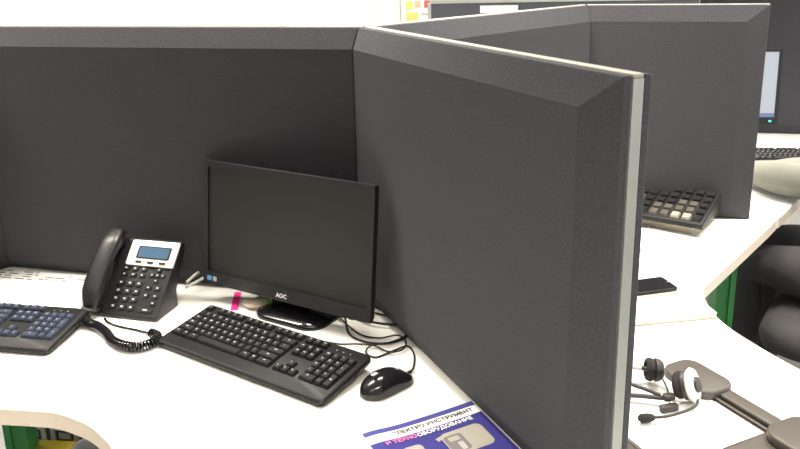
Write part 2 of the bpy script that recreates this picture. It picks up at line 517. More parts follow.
# ------------------------------------------------------------------ monitor
def monitor(name, label, loc, yaw, tilt, w, h, zb, lit=False, legend=True):
    t = thing(name, label, 'monitor', loc, yaw)
    T = Matrix.Translation((0, 0, zb)) @ Matrix.Rotation(-tilt, 4, 'X')
    def tr(mb):
        mb.v = [tuple(T @ Vector(p)) for p in mb.v]
        return mb
    b, bb = 0.014, 0.030
    fr = MB()
    fr.box(-w/2, w/2, 0, .012, 0, bb)
    fr.box(-w/2, w/2, 0, .012, h-b, h)
    fr.box(-w/2, -w/2+b, 0, .012, bb, h-b)
    fr.box(w/2-b, w/2, 0, .012, bb, h-b)
    bz = tr(fr).build('bezel', M_BEZ, t)
    sc = tr(MB().box(-w/2+b, w/2-b, .004, .010, bb, h-b)).build('screen', M_SCR, t)
    tr(MB().rings([[(-w/2+.001, .0121, .001), (w/2-.001, .0121, .001), (w/2-.001, .0121, h-.001), (-w/2+.001, .0121, h-.001)],
                   [(-w/2+.004, .024, .004), (w/2-.004, .024, .004), (w/2-.004, .024, h-.004), (-w/2+.004, .024, h-.004)],
                   [(-w*.33, .050, .05), (w*.33, .050, .05), (w*.33, .050, h*.75), (-w*.33, .050, h*.75)]])).build('back_cover', M_BLK, t, bevel=0.003)
    if lit:
        tr(MB().box(-w/2+b, w/2-b, .0032, .0039, bb+.016, h-b)).build('lit_page', M_PAGE, sc)
        tr(MB().box(-w/2+b, w/2-b, .0032, .0039, bb, bb+.015)).build('taskbar', M_BAR, sc)
        tr(MB().prism(rrect(.012, .008, .003, 3, w/2-.03, .014), -.0012, -.0002, lambda x, y, z: (x, z, y))).build('power_led', M_LED, bz)
    else:
        if legend:
            vs, fs = text_mb('AOC', .0135, lambda x, y: (x, -.0006, y + .0125), bold=.0007)
            tr(MB().add(vs, fs)).build('logo', mat('logo_print', (0.8, 0.8, 0.78), 0.3), bz)
        tr(MB().prism(rrect(.014, .011, .002, 3, -w/2+.020, .014), -.0009, -.0002, lambda x, y, z: (x, z, y))).build('sticker', M_STB, bz)['label'] = 'small blue sticker'
        tr(MB().prism(rrect(.011, .011, .002, 3, -w/2+.037, .014), -.0009, -.0002, lambda x, y, z: (x, z, y))).build('sticker', M_STG, bz)['label'] = 'small grey sticker'
        for k in range(4):
            tr(MB().box(w/2-.05-.022*k-.006, w/2-.05-.022*k+.006, .001, .010, -.0022, -.0002)).build('button', M_BLKG, bz)
    # stand
    nk = MB()
    nk.rings([[(x, y, z) for x, y in rrect(.075, .030, .012, 4, 0, cy)] for cy, z in ((.052, .014), (.050, zb + .02), (.052, zb + .10))])
    nk.build('neck', M_BLKG, t, smooth=True)
    MB().rings([[(x, y, z) for x, y in rrect(.190*k, .130*k, .045*k, 6, .012, .045)] for k, z in ((1, 0), (1, .006), (.96, .011), (.6, .015))]).build('base', M_BLKG, t, smooth=True, angle=60)
    return t
monitor('computer_monitor', 'black widescreen monitor with a switched-off screen on the left desk', (-0.1790, -0.1128, ZD), -0.5346, 0.1161, 0.4722, 0.294, 0.0467)
monitor('computer_monitor', 'monitor showing a white page, behind the far partition at the right edge', (1.425, 1.42, ZD), -0.10, 0.05, 0.44, 0.31, 0.10, lit=True)

# ------------------------------------------------------------------ keyboards
U = 0.0187
KMESH = {}
def key_mesh(wu, hu=1.0):
    k = (wu, hu)
    if k not in KMESH:
        a, b, h = wu*U/2-.0009, hu*U/2-.0009, .0075
        i = .0028
        KMESH[k] = MB().rings([[(-a, -b, 0), (a, -b, 0), (a, b, 0), (-a, b, 0)],
                               [(-a+i*.3, -b+i*.3, h*.6), (a-i*.3, -b+i*.3, h*.6), (a-i*.3, b-i*.3, h*.6), (-a+i*.3, b-i*.3, h*.6)],
                               [(-a+i, -b+i, h), (a-i, -b+i, h), (a-i, b-i*.6, h), (-a+i, b-i*.6, h)]]).mesh('key', M_KEY)
    return KMESH[k]
ROWS = [
    [('`',1),('1',1),('2',1),('3',1),('4',1),('5',1),('6',1),('7',1),('8',1),('9',1),('0',1),('-',1),('=',1),('Bk',2)],
    [('Tab',1.5)] + [(c,1) for c in 'QWERTYUIOP[]'] + [('\\',1.5)],
    [('Caps',1.75)] + [(c,1) for c in "ASDFGHJKL;'"] + [('Enter',2.25)],
    [('Shift',2.25)] + [(c,1) for c in 'ZXCVBNM,./'] + [('Shift',2.75)],
    [('Ctrl',1.5),('Win',1),('Alt',1.5),('',6.5),('Alt',1.5),('Win',1),('Ctrl',2)]]
def keyboard(name, label, loc, yaw, tilt):
    t = thing(name, label, 'keyboard', loc, yaw, 'black computer keyboards', rotx=tilt)
    W, D = 0.452, 0.162
    # body: wedge with a rounded palm edge
    def outline(g, dz):
        return [(x, y, dz) for x, y in rrect(W - 2*g, D - 2*g, .014, 4)]
    MB().rings([outline(.003, 0.0), outline(0, .004), outline(0, .011), outline(.004, .0155)]).build('body', M_BLK, t, smooth=True)
    lx, top = -23*U/2 + .0, D/2 - .010
    leg = MB()
    def put(x, y, wu, hu, txt):
        k = obj('key', key_mesh(wu, hu), t)
        k.location = (x, y, .0152)
        if txt:
            sz = .0062 if len(txt) == 1 else .0036
            ox = -.0022 if len(txt) == 1 else 0
            vs, fs = text_mb(txt, sz, lambda a, b: (x + a + ox, y + b + .0022, .0152 + .00765), bold=.00025)
            leg.add(vs, fs)
    y0 = top - U/2
    for grp, xs in ((['Esc'], 0), (['F1', 'F2', 'F3', 'F4'], 2), (['F5', 'F6', 'F7', 'F8'], 6.5), (['F9', 'F10', 'F11', 'F12'], 11)):
        for i, c in enumerate(grp):
            put(lx + (xs + i + .5)*U, y0, 1, 1, c)
    for i, c in enumerate(['Prt', 'Scr', 'Brk']):
        put(lx + (15.5 + i + .5)*U, y0, 1, 1, c)
    y1 = y0 - 1.32*U
    for r, row in enumerate(ROWS):
        x = lx
        for c, wu in row:
            put(x + wu*U/2, y1 - r*U, wu, 1, c)
            x += wu*U
    for r, row in enumerate([['Ins', 'Hm', 'Up'], ['Del', 'End', 'Dn']]):
        for i, c in enumerate(row):
            put(lx + (15.5 + i + .5)*U, y1 - r*U, 1, 1, c)
    put(lx + 17*U, y1 - 3*U, 1, 1, '^')
    for i, c in enumerate('<v>'):
        put(lx + (15.5 + i + .5)*U, y1 - 4*U, 1, 1, c)
    NP = [['Num', '/', '*'], ['7', '8', '9'], ['4', '5', '6'], ['1', '2', '3']]
    for r, row in enumerate(NP):
        for i, c in enumerate(row):
            put(lx + (19 + i + .5)*U, y1 - r*U, 1, 1, c)
    put(lx + 22.5*U, y1, 1, 1, '-')
    put(lx + 22.5*U, y1 - 1.5*U, 1, 2, '+')
    put(lx + 22.5*U, y1 - 3.5*U, 1, 2, 'Ent')
    put(lx + 20*U, y1 - 4*U, 2, 1, '0')
    put(lx + 21.5*U, y1 - 4*U, 1, 1, '.')
    leg.build('key_legends', M_LEG, t)['kind'] = 'stuff'
    for i in range(3):
        MB().lathe([(.0013, 0), (.0013, .0008)], 8, Matrix.Translation((lx + (19.6 + i*.9)*U, y0, .0156))).build('indicator_light', M_LEG, t)
    for sx in (-1, 1):
        h = math.sin(tilt) * (D - .012) / math.cos(tilt) - .0002
        MB().box(sx*.18-.014, sx*.18+.014, D/2-.016, D/2-.010, -h, .003).build('tilt_foot', M_BLK, t)
    return t
def kb_loc(x, y, tilt, D=.162):
    return (x, y, ZD + math.sin(tilt)*D/2 + .0005)
kb = keyboard('keyboard', 'black keyboard in front of the switched-off monitor', kb_loc(-.198, -.284, .125), -.5934, .125)
def kb_corner(fx, fy, yaw, W=.452, D=.162):     # from the front right corner
    u = Vector((math.cos(yaw), math.sin(yaw), 0)); v = Vector((-u.y, u.x, 0))
    c = Vector((fx, fy, 0)) - u*W/2 + v*D/2
    return c.x, c.y
kx, ky = kb_corner(-.643, -.262, -.190)
kb2 = copy_tree(kb)
kb2['label'] = 'black keyboard at the left edge, cut off by the frame, below the papers'
kb2.location = kb_loc(kx, ky, .125)
kb2.rotation_euler = (.125, 0, -.190)
M_KEY_HAZE = mat('haze_blue_key_plastic', (0.035, 0.044, 0.070), 0.32, noise=0.05, nscale=400)  # bluish glare over these keys is put into their colour
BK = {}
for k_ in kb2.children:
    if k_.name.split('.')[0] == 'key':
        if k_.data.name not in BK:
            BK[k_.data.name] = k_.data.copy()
            BK[k_.data.name].materials[0] = M_KEY_HAZE
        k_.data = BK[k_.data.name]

# ------------------------------------------------------------------ desk phone
def telephone(label, loc, yaw):
    t = thing('desk_phone', label, 'telephone', loc, yaw)
    c45 = math.sqrt(.5)
    def fp(x, s, h):
        return Vector((x, s*.965*c45 - h*c45, .012 + s*.965*c45 + h*c45))
    w = .1
    prof = [(.004, .0), (-.004, .006), (0.0, .012), (.130, .142), (.138, .144), (.146, .138), (.146, .122), (.092, .040), (.092, .0)]
    MB().rings([[(x, y, z) for y, z in prof] for x in (-w, w)]).build('body', M_PHB, t, bevel=0.003)
    def slab(name, x0, x1, s0, s1, h0, h1, m, par, r=.003, bev=0.0):
        return MB().prism(rrect(x1-x0, s1-s0, min(r, (x1-x0)/2-.0001, (s1-s0)/2-.0001), 3, (x0+x1)/2, (s0+s1)/2), h0, h1, lambda a, b, c: tuple(fp(a, b, c))).build(name, m, par, bevel=bev)
    pn = slab('display_panel', -.024, .1012, .122, .189, .0003, .006, M_SILV, t, .005, .0012)
    slab('display_frame', -.001, .086, .140, .173, .0061, .0072, M_BLK, pn, .003)
    slab('lcd_screen', .004, .081, .143, .170, .0073, .0078, M_LCD, pn, .002)
    for k in range(3):
        slab('soft_key', 0.002+.031*k, .018+.031*k, .128, .1335, .0061, .0078, M_BLK, pn, .002)
    for k in range(2):
        slab('indicator_mark', -.017, -.010, .147+.013*k, .152+.013*k, .0061, .0066, M_STG, pn, .001)
    def key(x, s, kw=.0085, kh=.0068, mark=True):
        k = slab('key', x-kw, x+kw, s-kh, s+kh, .0003, .0032, M_KEY, t, .003)
        if mark:
            slab('key_print', x-kw*.34, x+kw*.34, s-kh*.30, s+kh*.30, .0033, .0036, M_LEG, k, .001)
    for cx in (-.018, .005, .028):
        for s in (.115, .099):
            key(cx, s, .0075, .0050)
        for s in (.077, .057, .037, .017):
            key(cx, s)
    for dx, ds in ((0, .0), (-.014, 0), (.014, 0), (0, .014), (0, -.014)):
        key(.068+dx, .102+ds, .0055, .0050)
    for x, s in ((.055, .070), (.079, .070), (.055, .050), (.079, .050), (.079, .032)):
        key(x, s, .0075, .0055)
    key(.066, .014, .018, .0055)
    # handset: swept along the left side of the face
    hs = MB()
    N = 28
    rings = []
    for i in range(N+1):
        q = i / N
        s = -.004 + .210*q
        bow = math.sin(PI*q)
        e = min(1, 3.2*min(q, 1-q) + .38)
        hw = (.0275 - .003*bow) * min(1, e**.6)
        hh = (.021 - .009*bow**2) * min(1, e**.6)
        hc = .019 + .020*bow
        ring = []
        for k in range(16):
            a = 2*PI*k/16
            ca, sa = math.cos(a), math.sin(a)
            ring.append(fp(-.061 + hw*math.copysign(abs(ca)**.7, ca), s, hc + hh*math.copysign(abs(sa)**.7, sa)))
        rings.append(ring)
    hs.rings(rings)
    h = hs.build('handset', M_PHB, t, smooth=True, angle=70)
    for s in (.012, .176):
        MB().prism([(-.061 + .019*math.cos(2*PI*k/16), s + .016*math.sin(2*PI*k/16)) for k in range(16)], -.0045+.005, .012, lambda a, b, c: tuple(fp(a, b, c))).build('ear_pad', M_BLK, h)
    return t
telephone('black desk phone with a silver display panel and a handset on its left', (-0.5585, -0.085, ZD), math.radians(-14.9))

# coiled cord of the phone (lies on the desk)
cord = smooth_path([(-.622, -.104, .022), (-.615, -.124, .014), (-.600, -.138, .0125), (-.578, -.152, .0125), (-.552, -.180, .0125), (-.520, -.222, .0125), (-.475, -.248, .0125), (-.437, -.235, .0125), (-.432, -.205, .0125), (-.452, -.186, .0125)], 26)
hel = []
prev = None
acc = 0.0
for i, p in enumerate(cord):
    tdir = (cord[min(i+1, len(cord)-1)] - cord[max(i-1, 0)]).normalized()
    u = tdir.cross(Vector((0, 0, 1))).normalized()
    v = tdir.cross(u)
    if i: acc += (p - cord[i-1]).length
    # eight helix samples between neighbours are too many: subdivide by arc length
    hel.append((p, u, v, acc))
pts = []
pitch_c, rad_c = .0064, .0088
tot = hel[-1][3]
n_s = int(tot / pitch_c * 9)
j = 0
for k in range(n_s + 1):
    L_ = tot * k / n_s
    while j < len(hel) - 2 and hel[j+1][3] < L_: j += 1
    a, b = hel[j], hel[j+1]
    f = (L_ - a[3]) / max(1e-9, b[3] - a[3])
    p = a[0].lerp(b[0], f); u = a[1].lerp(b[1], f); v = a[2].lerp(b[2], f)
    th = 2*PI*L_/pitch_c
    pts.append(p + rad_c*(math.cos(th)*u + math.sin(th)*v) + Vector((0, 0, ZD)))
tail = smooth_path([pts[-1], (-.50, -.150, ZD+.003), (-.535, -.135, ZD+.003), (-.57, -.115, ZD+.004), (-.585, -.098, ZD+.006)], 6)
tag(MB().tube(pts + tail[1:], .0027, 5).build('phone_cord', M_BLKG, None, smooth=True), 'coiled black phone cord looping on the desk below the phone', 'cord')

# ------------------------------------------------------------------ mouse and cables
def mouse(label, loc, yaw):
    t = thing('computer_mouse', label, 'mouse', loc, yaw)
    L, Wd, H = .118, .066, .040
    def zf(q):                       # back hump profile, q from 0 (rear) to 1 (front)
        return H * (math.sin(PI*min(1, (q*.80+.13)))**.75) * (1 - .25*q)
    rings = []
    N = 18
    for i in range(N+1):
        q = i / N
        e = max(0.06, (1 - abs(2*q-1)**3.2))**.5
        hw = Wd/2 * e * (1 - .10*math.sin(PI*q)**2)
        z = max(.008, zf(q)) * (.35 + .65*e)
        ring = []
        for k in range(17):
            a = PI*k/16
            ring.append((L*(q-.5), hw*math.copysign(abs(math.cos(a))**.75, math.cos(a)), .002 + z*math.sin(a)**.8))
        rings.append(ring)
    body = MB().rings(rings).build('body', M_BLKG, t, smooth=True, angle=70)
    MB().lathe([(.004, -.004), (.0105, -.003), (.0105, .003), (.004, .004)], 14, Matrix.Translation((.026, 0, .0195)) @ Matrix.Rotation(PI/2, 4, 'X')).build('scroll_wheel', mat('wheel_grey', (.35, .34, .33), .5), t, smooth=True)
    MB().prism(rrect(.014, .008, .002, 3, -.030, 0), .0400, .0408).build('logo_mark', M_STG, t)
    MB().box(.008, .0085, -.028, .028, .002, .012).build('button_seam', M_BLK, t)
    MB().tube([(.050, 0, .010), (.062, 0, .009)], .0032, 8).build('strain_relief', M_BLK, t)
    return t
mouse('glossy black mouse on the left desk beside the near partition', (.060, -.405, ZD), math.radians(42))

def cable(name, label, pts, r, m, k=8, n=6, group=None):
    return tag(MB().tube(smooth_path([(x, y, ZD + z) for x, y, z in pts], k), r, n).build(name, m, None, smooth=True), label, 'cable', group)
z = .003
cable('mouse_cable', 'thin black mouse cable looping from the mouse toward the monitor stand',
      [(.105, -.364, .009), (.112, -.335, z), (.114, -.285, z), (.102, -.250, z), (.077, -.264, z), (.053, -.284, z), (.033, -.294, z), (.015, -.273, z), (.027, -.251, z+.004), (.065, -.243, z+.006), (.098, -.214, z+.006), (.106, -.172, z+.004), (.077, -.127, z+.003), (.02, -.085, z), (-.05, -.07, z), (-.10, .0, z)], .0019, M_BLK)
cable('keyboard_cable', 'thin black keyboard cable lying in loops behind the keyboard',
      [(-.118, -.238, .024), (-.095, -.226, .010), (-.044, -.240, .006), (-.006, -.242, .006), (.031, -.252, .007), (.061, -.279, .007), (.090, -.272, .007), (.098, -.242, .009), (.081, -.214, .010), (.043, -.217, .006), (.004, -.202, .006), (-.028, -.158, .007), (-.049, -.118, .007), (-.10, -.02, .004)], .0019, M_BLK)
cable('monitor_power_cable', 'thicker black cable hanging behind the right half of the monitor',
      [(-.09, -.055, .075), (-.055, -.075, .03), (-.038, -.112, .006), (-.025, -.186, .0032), (.005, -.223, .0032), (.044, -.236, .0032), (.081, -.226, .0032), (.104, -.196, .0032), (.101, -.148, .0032), (.068, -.107, .0032), (.040, -.064, .0032), (.0, -.03, .004), (-.05, .0, .004), (-.12, .02, .004), (-.2, .1, .004)], .0026, M_BLK)
cable('video_cable', 'black video cable curving on the desk between monitor and near partition',
      [(-.15, -.02, .085), (-.11, -.03, .03), (-.05, -.075, .005), (.02, -.145, .009), (.085, -.160, .009), (.070, -.115, .009), (.03, -.06, .005), (-.04, .01, .006)], .0028, M_BLK)
cable('white_cable', 'upper white cable end between the phone and the monitor', [(-.435, .050, .028), (-.418, .082, .036), (-.395, .115, .040), (-.345, .13, .02), (-.28, .09, .006)], .0034, M_WCAB)
cable('white_cable', 'lower white cable end between the phone and the monitor', [(-.432, .030, .022), (-.412, .056, .026), (-.388, .082, .028), (-.34, .10, .016), (-.27, .06, .006)], .0032, M_WCAB)

# ------------------------------------------------------------------ papers, tape and wrapper on the left desk
def sheet(name, label, loc, yaw, w, h, ink, group=None, curl=.0):
    t = thing(name, label, 'paper', loc, yaw, group)
    def fn(u, v):
        x, y = (u-.5)*w, (v-.5)*h
        return (x, y, .0006 + curl*max(0, abs(u-.5)-.2)**2)
    MB().grid(10, 8, fn).build('page', M_PAP, t)
    if ink:
        mb = MB()
        for (x0, x1, y0, y1) in ink:
            mb.add([(x0, y0, .0011), (x1, y0, .0011), (x1, y1, .0011), (x0, y1, .0011)], [(0, 1, 2, 3)])
        mb.build('print', M_INK, t)['kind'] = 'stuff'
    return t
def ink_lines(w, h, rows, y_top, dy, seed):
    rnd = random.Random(seed)
    out = []
    for r in range(rows):
        y = y_top - r*dy
        x = -w*.42
        while x < w*.40:
            l = rnd.uniform(.006, .03)
            if rnd.random() < .72:
                out.append((x, min(x+l, w*.42), y, y+dy*.42))
            x += l + rnd.uniform(.003, .012)
    return out
sheet('paper_sheet', 'white printed sheet at the left, under the other papers against the partition', (-.875, .105, ZD), math.radians(-13), .297, .21, ink_lines(.297, .21, 4, .085, .014, 3), 'papers beside the phone')
sheet('paper_sheet', 'white printed sheet lying between the phone and the left keyboard', (-.775, .055, ZD+.0012), math.radians(-12), .21, .25, ink_lines(.21, .25, 3, .100, .013, 5), 'papers beside the phone')
sheet('paper_sheet', 'topmost white sheet at the left frame edge above the keyboard', (-.905, .02, ZD+.0024), math.radians(-16), .21, .22, [], 'papers beside the phone')
tag(MB().grid(2, 10, lambda u, v: (-.305 + (u-.5)*.017 - .012*(v-.5), -.005 + (v-.5)*.105, ZD + .001 + .001*math.sin(v*5))).build('sticky_strip', M_NEON), 'neon pink sticky strip on the desk under the monitor', 'sticky note')
wr = thing('sweet_wrapper', 'small crumpled wrapper beside the pink strip under the monitor', 'wrapper', (-.252, -.042, ZD), math.radians(-20))
def blob(mb, cx, cy, rx, ry, rz, seed):
    rnd = random.Random(seed)
    rings = []
    for i in range(9):
        a = -PI/2 + PI*i/8
        rings.append([(cx + rx*max(.03, math.cos(a))*math.cos(b)*rnd.uniform(.8, 1.15), cy + ry*max(.03, math.cos(a))*math.sin(b)*rnd.uniform(.8, 1.15), rz + rz*math.sin(a)) for b in [2*PI*k/10 for k in range(10)]])
    return mb.rings(rings)
blob(MB(), 0, 0, .030, .022, .0105, 1).build('film', M_WRAP, wr)
blob(MB(), .016, .010, .022, .014, .0135, 2).build('green_end', M_WRG, wr)

# ------------------------------------------------------------------ magazine against the near partition
mg = thing('magazine', 'blue tool catalogue magazine with white title band at the bottom edge', 'magazine', (.020, -.562, ZD), math.radians(24.6))
def mz(x, y):
    u = x / .212
    return .005 + .010*max(0, u-.30)**1.6*(1 - .5*min(1, -y/.297)) + .004*math.exp(-((u-.08)/.12)**2)*(1 + y/.297)*.6
def mg_patch(name, x0, x1, y0, y1, h, m, par, nx=16, ny=3):
    return MB().grid(nx, ny, lambda u, v: (x0+(x1-x0)*u, y0+(y1-y0)*v, mz(x0+(x1-x0)*u, y0+(y1-y0)*v) + h)).build(name, m, par, smooth=True)
pb = MB()
nx_, ny_ = 20, 10
top = [[(.212*i/nx_, -.297*j_/ny_, mz(.212*i/nx_, -.297*j_/ny_) - .0004) for i in range(nx_+1)] for j_ in range(ny_+1)]
ringp = [p for p in top[0]] + [top[j_][-1] for j_ in range(1, ny_+1)] + [top[-1][i] for i in range(nx_-1, -1, -1)] + [top[j_][0] for j_ in range(ny_-1, 0, -1)]
pb.rings([[(x, y, .0003) for x, y, q in ringp], ringp], cap=False)
pb.build('pages', M_PAP, mg)
cover = mg_patch('cover', 0, .212, -.297, 0, 0, M_BLUE, mg, 20, 10)
mg_patch('top_strip', 0, .212, -.0135, -.0005, .0003, M_VIO, cover)
mg_patch('title_band', 0, .212, -.036, -.0135, .0004, M_PAP, cover)
def mfn(ox, oy):
    return lambda x, y: (ox + x, oy + y, mz(ox + x, oy + y) + .0014)
for body, ox, oy, sz, m, al in (('\u042d\u041b\u0415\u041a\u0422\u0420\u041e \u0418\u041d\u0421\u0422\u0420\u0423\u041c\u0415\u041d\u0422', .122, -.0245, .0130, M_BLK, 'CENTER'),
                            ('\u0418 \u0422\u0415\u0425\u041d\u041e', .024, -.0455, .0128, M_PINK, 'LEFT'),
                            ('\u041e\u0411\u041e\u0420\u0423\u0414\u041e\u0412\u0410\u041d\u0418\u0415', .082, -.0455, .0126, M_WPR, 'LEFT')):
    vs, fs = text_mb(body, sz, mfn(ox, oy), align=al, bold=.0004)
    MB().add(vs, fs).build('lettering', m, cover)
def mg_poly(name, pts, h, m):
    return MB().add([(x, y, mz(x, y) + h) for x, y in pts], [tuple(range(len(pts)))]).build(name, m, cover)
mg_poly('machine_picture', [(x, y) for x, y in rrect(.078, .062, .012, 4, .152, -.092)], .0006, M_BEI)
mg_poly('machine_picture', [(x, y) for x, y in rrect(.034, .046, .006, 4, .132, -.094)], .0009, M_INK)
mg_poly('machine_picture', [(x, y) for x, y in rrect(.020, .012, .003, 4, .132, -.082)], .0012, M_BEI)
mg_poly('machine_picture', [(x, y) for x, y in rrect(.010, .022, .003, 4, .137, -.104)], .0012, M_INKL)
mg_poly('machine_picture', [(.104, -.068), (.120, -.064), (.122, -.072), (.106, -.077)], .0006, M_BEI)
mg_poly('machine_picture', [(x, y) for x, y in rrect(.034, .030, .008, 4, .060, -.082)], .0006, M_BEI)
mg_poly('machine_picture', [(x, y) for x, y in rrect(.016, .020, .003, 4, .060, -.086)], .0009, M_INKL)
mg_poly('machine_picture', [(x, y) for x, y in rrect(.080, .045, .010, 4, .065, -.16)], .0006, M_BEI)

# ------------------------------------------------------------------ right desk: notepad, smartphone, tray, headset
pad = thing('notepad', 'cream paper notepad on the right desk behind the near partition', 'notepad', (.672, -.088, ZD), math.radians(9))
MB().box(-.105, .105, -.072, .025, .0, .011).build('page_block', M_CREAM, pad)
MB().grid(6, 4, lambda u, v: ((u-.5)*.212, -.074+v*.1, .0114 + .002*u*u)).build('top_sheet', M_CREAM, pad)
MB().box(-.107, .107, -.074, .027, -.0, .0008).build('back_board', M_BEI, pad)
sp = thing('smartphone', 'black smartphone lying on the cream notepad\'s far edge', 'smartphone', (.668, -.005, ZD+.0135), math.radians(14))
MB().prism(rrect(.142, .072, .009, 5), 0, .008).build('case', M_BLK, sp, bevel=0.002)
MB().prism(rrect(.134, .066, .006, 5), .0081, .0086).build('screen', M_BLKG, sp)
MB().prism(rrect(.012, .0025, .001, 3, .067, 0), .0087, .009).build('earpiece', M_STG, sp)
tag(MB().prism(rrect(.15, .085, .004, 3), 0, .0125).build('paper_pile', M_CREAM), 'low pile of cream paper under the black smartphone', 'paper')
bpy.data.objects['paper_pile'].location = (.668, -.003, ZD)
bpy.data.objects['paper_pile'].rotation_euler = (0, 0, math.radians(14))

# tray frame: local x across (away from panel), local y along -B (away from the camera)
tray = thing('letter_tray', 'dark grey letter tray under the headset on the right desk', 'tray', (0, 0, ZD), 0)
def tb(perp, along, zz=0.0):
    p = ang(295.46) * along + nB * perp
    return (p.x, p.y, zz)
def tprism(poly, z0, z1, name, m, par, bevel=0.0):
    return MB().prism(poly, z0, z1, lambda a, b, c: tb(a, b, c)).build(name, m, par, bevel=bevel)
tprism(rrect(.285, .36, .02, 5, .280, .780), .002, .006, 'base', M_TRAY, tray)
for sx in (1, -1):
    c0 = .270
    tprism(rrect(.030, .26, .006, 4, c0 + sx*.137, .775), .006, .016, 'side_rail', M_TRAY, tray, .003)
    tprism(rrect(.006, .22, .002, 4, c0 + sx*.113, .775), .006, .011, 'inner_lip', M_TRAY, tray, .001)
    tprism(rrect(.080, .115, .026, 6, c0 + sx*.126, .655), .006, .024, 'corner_lobe', M_TRAY, tray, .004)
    tprism(rrect(.100, .120, .030, 6, c0 + sx*.136, .885), .006, .024, 'corner_lobe', M_TRAY, tray, .004)
sh = tag(MB().grid(8, 10, lambda u, v: tb(.165 + .210*u, .525 + .297*v, ZD + .0072 + .0006*math.sin(6*u+4*v) + .018*max(0, u-.86)*max(0, .45-v)*6)).build('paper_sheet', M_PAP), 'blank white sheet lying in the tray under the headset', 'paper')

# headset
hd = thing('headset', 'white and black headset with boom microphone lying on the white sheet', 'headset', (0, 0, ZD + .0085), 0)
def earcup(c, nrm, r):
    M = Matrix.Translation(c) @ Vector(nrm).to_track_quat('Z', 'Y').to_matrix().to_4x4()
    e = MB().lathe([(.004, -.017), (r*.75, -.016), (r*.95, -.009), (r*.97, -.002), (.6*r, .001)], 24, M).build('ear_cup', M_HSB, hd, smooth=True)
    prof = []
    for k in range(13):
        a = 2*PI*k/12
        prof.append((r*.74 + r*.24*math.cos(a), .007 + .008*math.sin(a)))
    MB().lathe(prof, 24, M).build('cushion', M_FOAM, e, smooth=True)
    return e, M
E1 = Vector((.592, -.482, .030))
E2 = Vector((.555, -.425, .030))
e1, M1 = earcup(E1, Vector((-.62, .42, -.30)), .027)
e2, M2 = earcup(E2, Vector((-.97, .10, .05)), .022)
# white plate with a pale rim on the outer side of the near cup
MB().lathe([(.006, -.020), (.016, -.022), (.028, -.019), (.030, -.014), (.027, -.010), (.012, -.0165)], 24, M1).build('white_ring', M_HSW, e1, smooth=True)
MB().lathe([(.002, -.027), (.013, -.026), (.014, -.0205), (.004, -.020)], 16, M1).build('pivot_cap', M_HSB, e1, smooth=True)
bA = smooth_path([(.600, -.497, .016), (.575, -.494, .012), (.547, -.491, .012), (.515, -.482, .011), (.484, -.474, .010), (.455, -.452, .010), (.445, -.425, .012), (.462, -.402, .018), (.500, -.398, .024), (.530, -.412, .028), (.548, -.424, .030)], 6)
bB = smooth_path([(.548, -.490, .016), (.522, -.472, .020), (.491, -.452, .022), (.465, -.435, .024), (.458, -.415, .026), (.470, -.402, .026), (.498, -.394, .030)], 6)
MB().tube(bA, .0042, 8).build('headband', M_HSB, hd, smooth=True)
MB().tube(bB, .0034, 8).build('headband', M_HSB, hd, smooth=True)
MB().tube(bA[1:9], .0062, 8).build('slider', M_HSW, hd, smooth=True)
MB().tube(bA[-10:-4], .0058, 8).build('slider', M_HSW, hd, smooth=True)
MB().tube(smooth_path([(.572, -.421, .014), (.575, -.440, .005), (.572, -.462, .004), (.565, -.485, .004)], 6), .0020, 6).build('ear_wire', M_HSB, hd, smooth=True)
bp_ = smooth_path([(.608, -.505, .016), (.600, -.520, .014), (.576, -.533, .011), (.543, -.544, .009), (.515, -.547, .009)], 6)
MB().tube(bp_, .0025, 8).build('microphone_boom', M_HSB, hd, smooth=True)
d_ = (bp_[-1] - bp_[-2]).normalized()
MB().tube([bp_[-1] - d_*.004, bp_[-1], bp_[-1] + d_*.008, bp_[-1] + d_*.020, bp_[-1] + d_*.024], [.004, .0065, .0078, .0075, .004], 12).build('microphone_tip', M_FOAM, hd, smooth=True)
for (x_, y_, z_, w_) in ((.560, -.497, .012, .022), (.556, -.512, .0, .034)):
    mm = MB().prism(rrect(w_, .013, .004, 3), 0, .010).build('pivot_block', M_HSB, hd, bevel=0.002)
    mm.location = (x_, y_, z_); mm.rotation_euler = (0, 0, math.radians(14))
MB().tube(smooth_path([(.545, -.432, .006), (.530, -.442, .002), (.505, -.436, .002), (.495, -.420, .002), (.515, -.412, .002), (.48, -.43, .002), (.44, -.46, .002)], 6), .0018, 6).build('cord', M_WCAB, hd, smooth=True)

# ------------------------------------------------------------------ far end of the right desk
bk = thing('catalogue', 'thick white catalogue under the black keypad on the right desk', 'book', (.900, .517, ZD), math.radians(-40))
MB().box(-.104, .104, -.077, .077, 0.0012, .026).build('page_block', mat('shade_toned_page_edges', (.50, .44, .35), .8, noise=.05, nscale=80), bk)  # beige tone stands in for shade on the catalogue's side
MB().box(-.105, .105, -.078, .078, .0, .0011).build('cover', M_PAP, bk)
MB().box(-.105, .105, -.078, .078, .0261, .0275).build('cover', M_PAP, bk)
kp = thing('keypad', 'black keypad console with rows of pale keys on the white catalogue', 'keypad', (.893, .505, ZD + .0277), math.radians(-36))
KW, KD = .260, .195
def kz(y):
    return .016 + (y + KD/2) * .24
MB().rings([[(-KW/2, -KD/2, 0), (KW/2, -KD/2, 0), (KW/2, KD/2, 0), (-KW/2, KD/2, 0)], [(-KW/2, -KD/2, kz(-KD/2)), (KW/2, -KD/2, kz(-KD/2)), (KW/2, KD/2, kz(KD/2)), (-KW/2, KD/2, kz(KD/2))]]).build('body', M_BLK, kp, bevel=0.004)
M_PALE = mat('pale_key', (0.30, 0.28, 0.22), 0.4, noise=0.1, nscale=80)
M_DIM = mat('dim_key', (0.075, 0.070, 0.060), 0.4, noise=0.1, nscale=80)
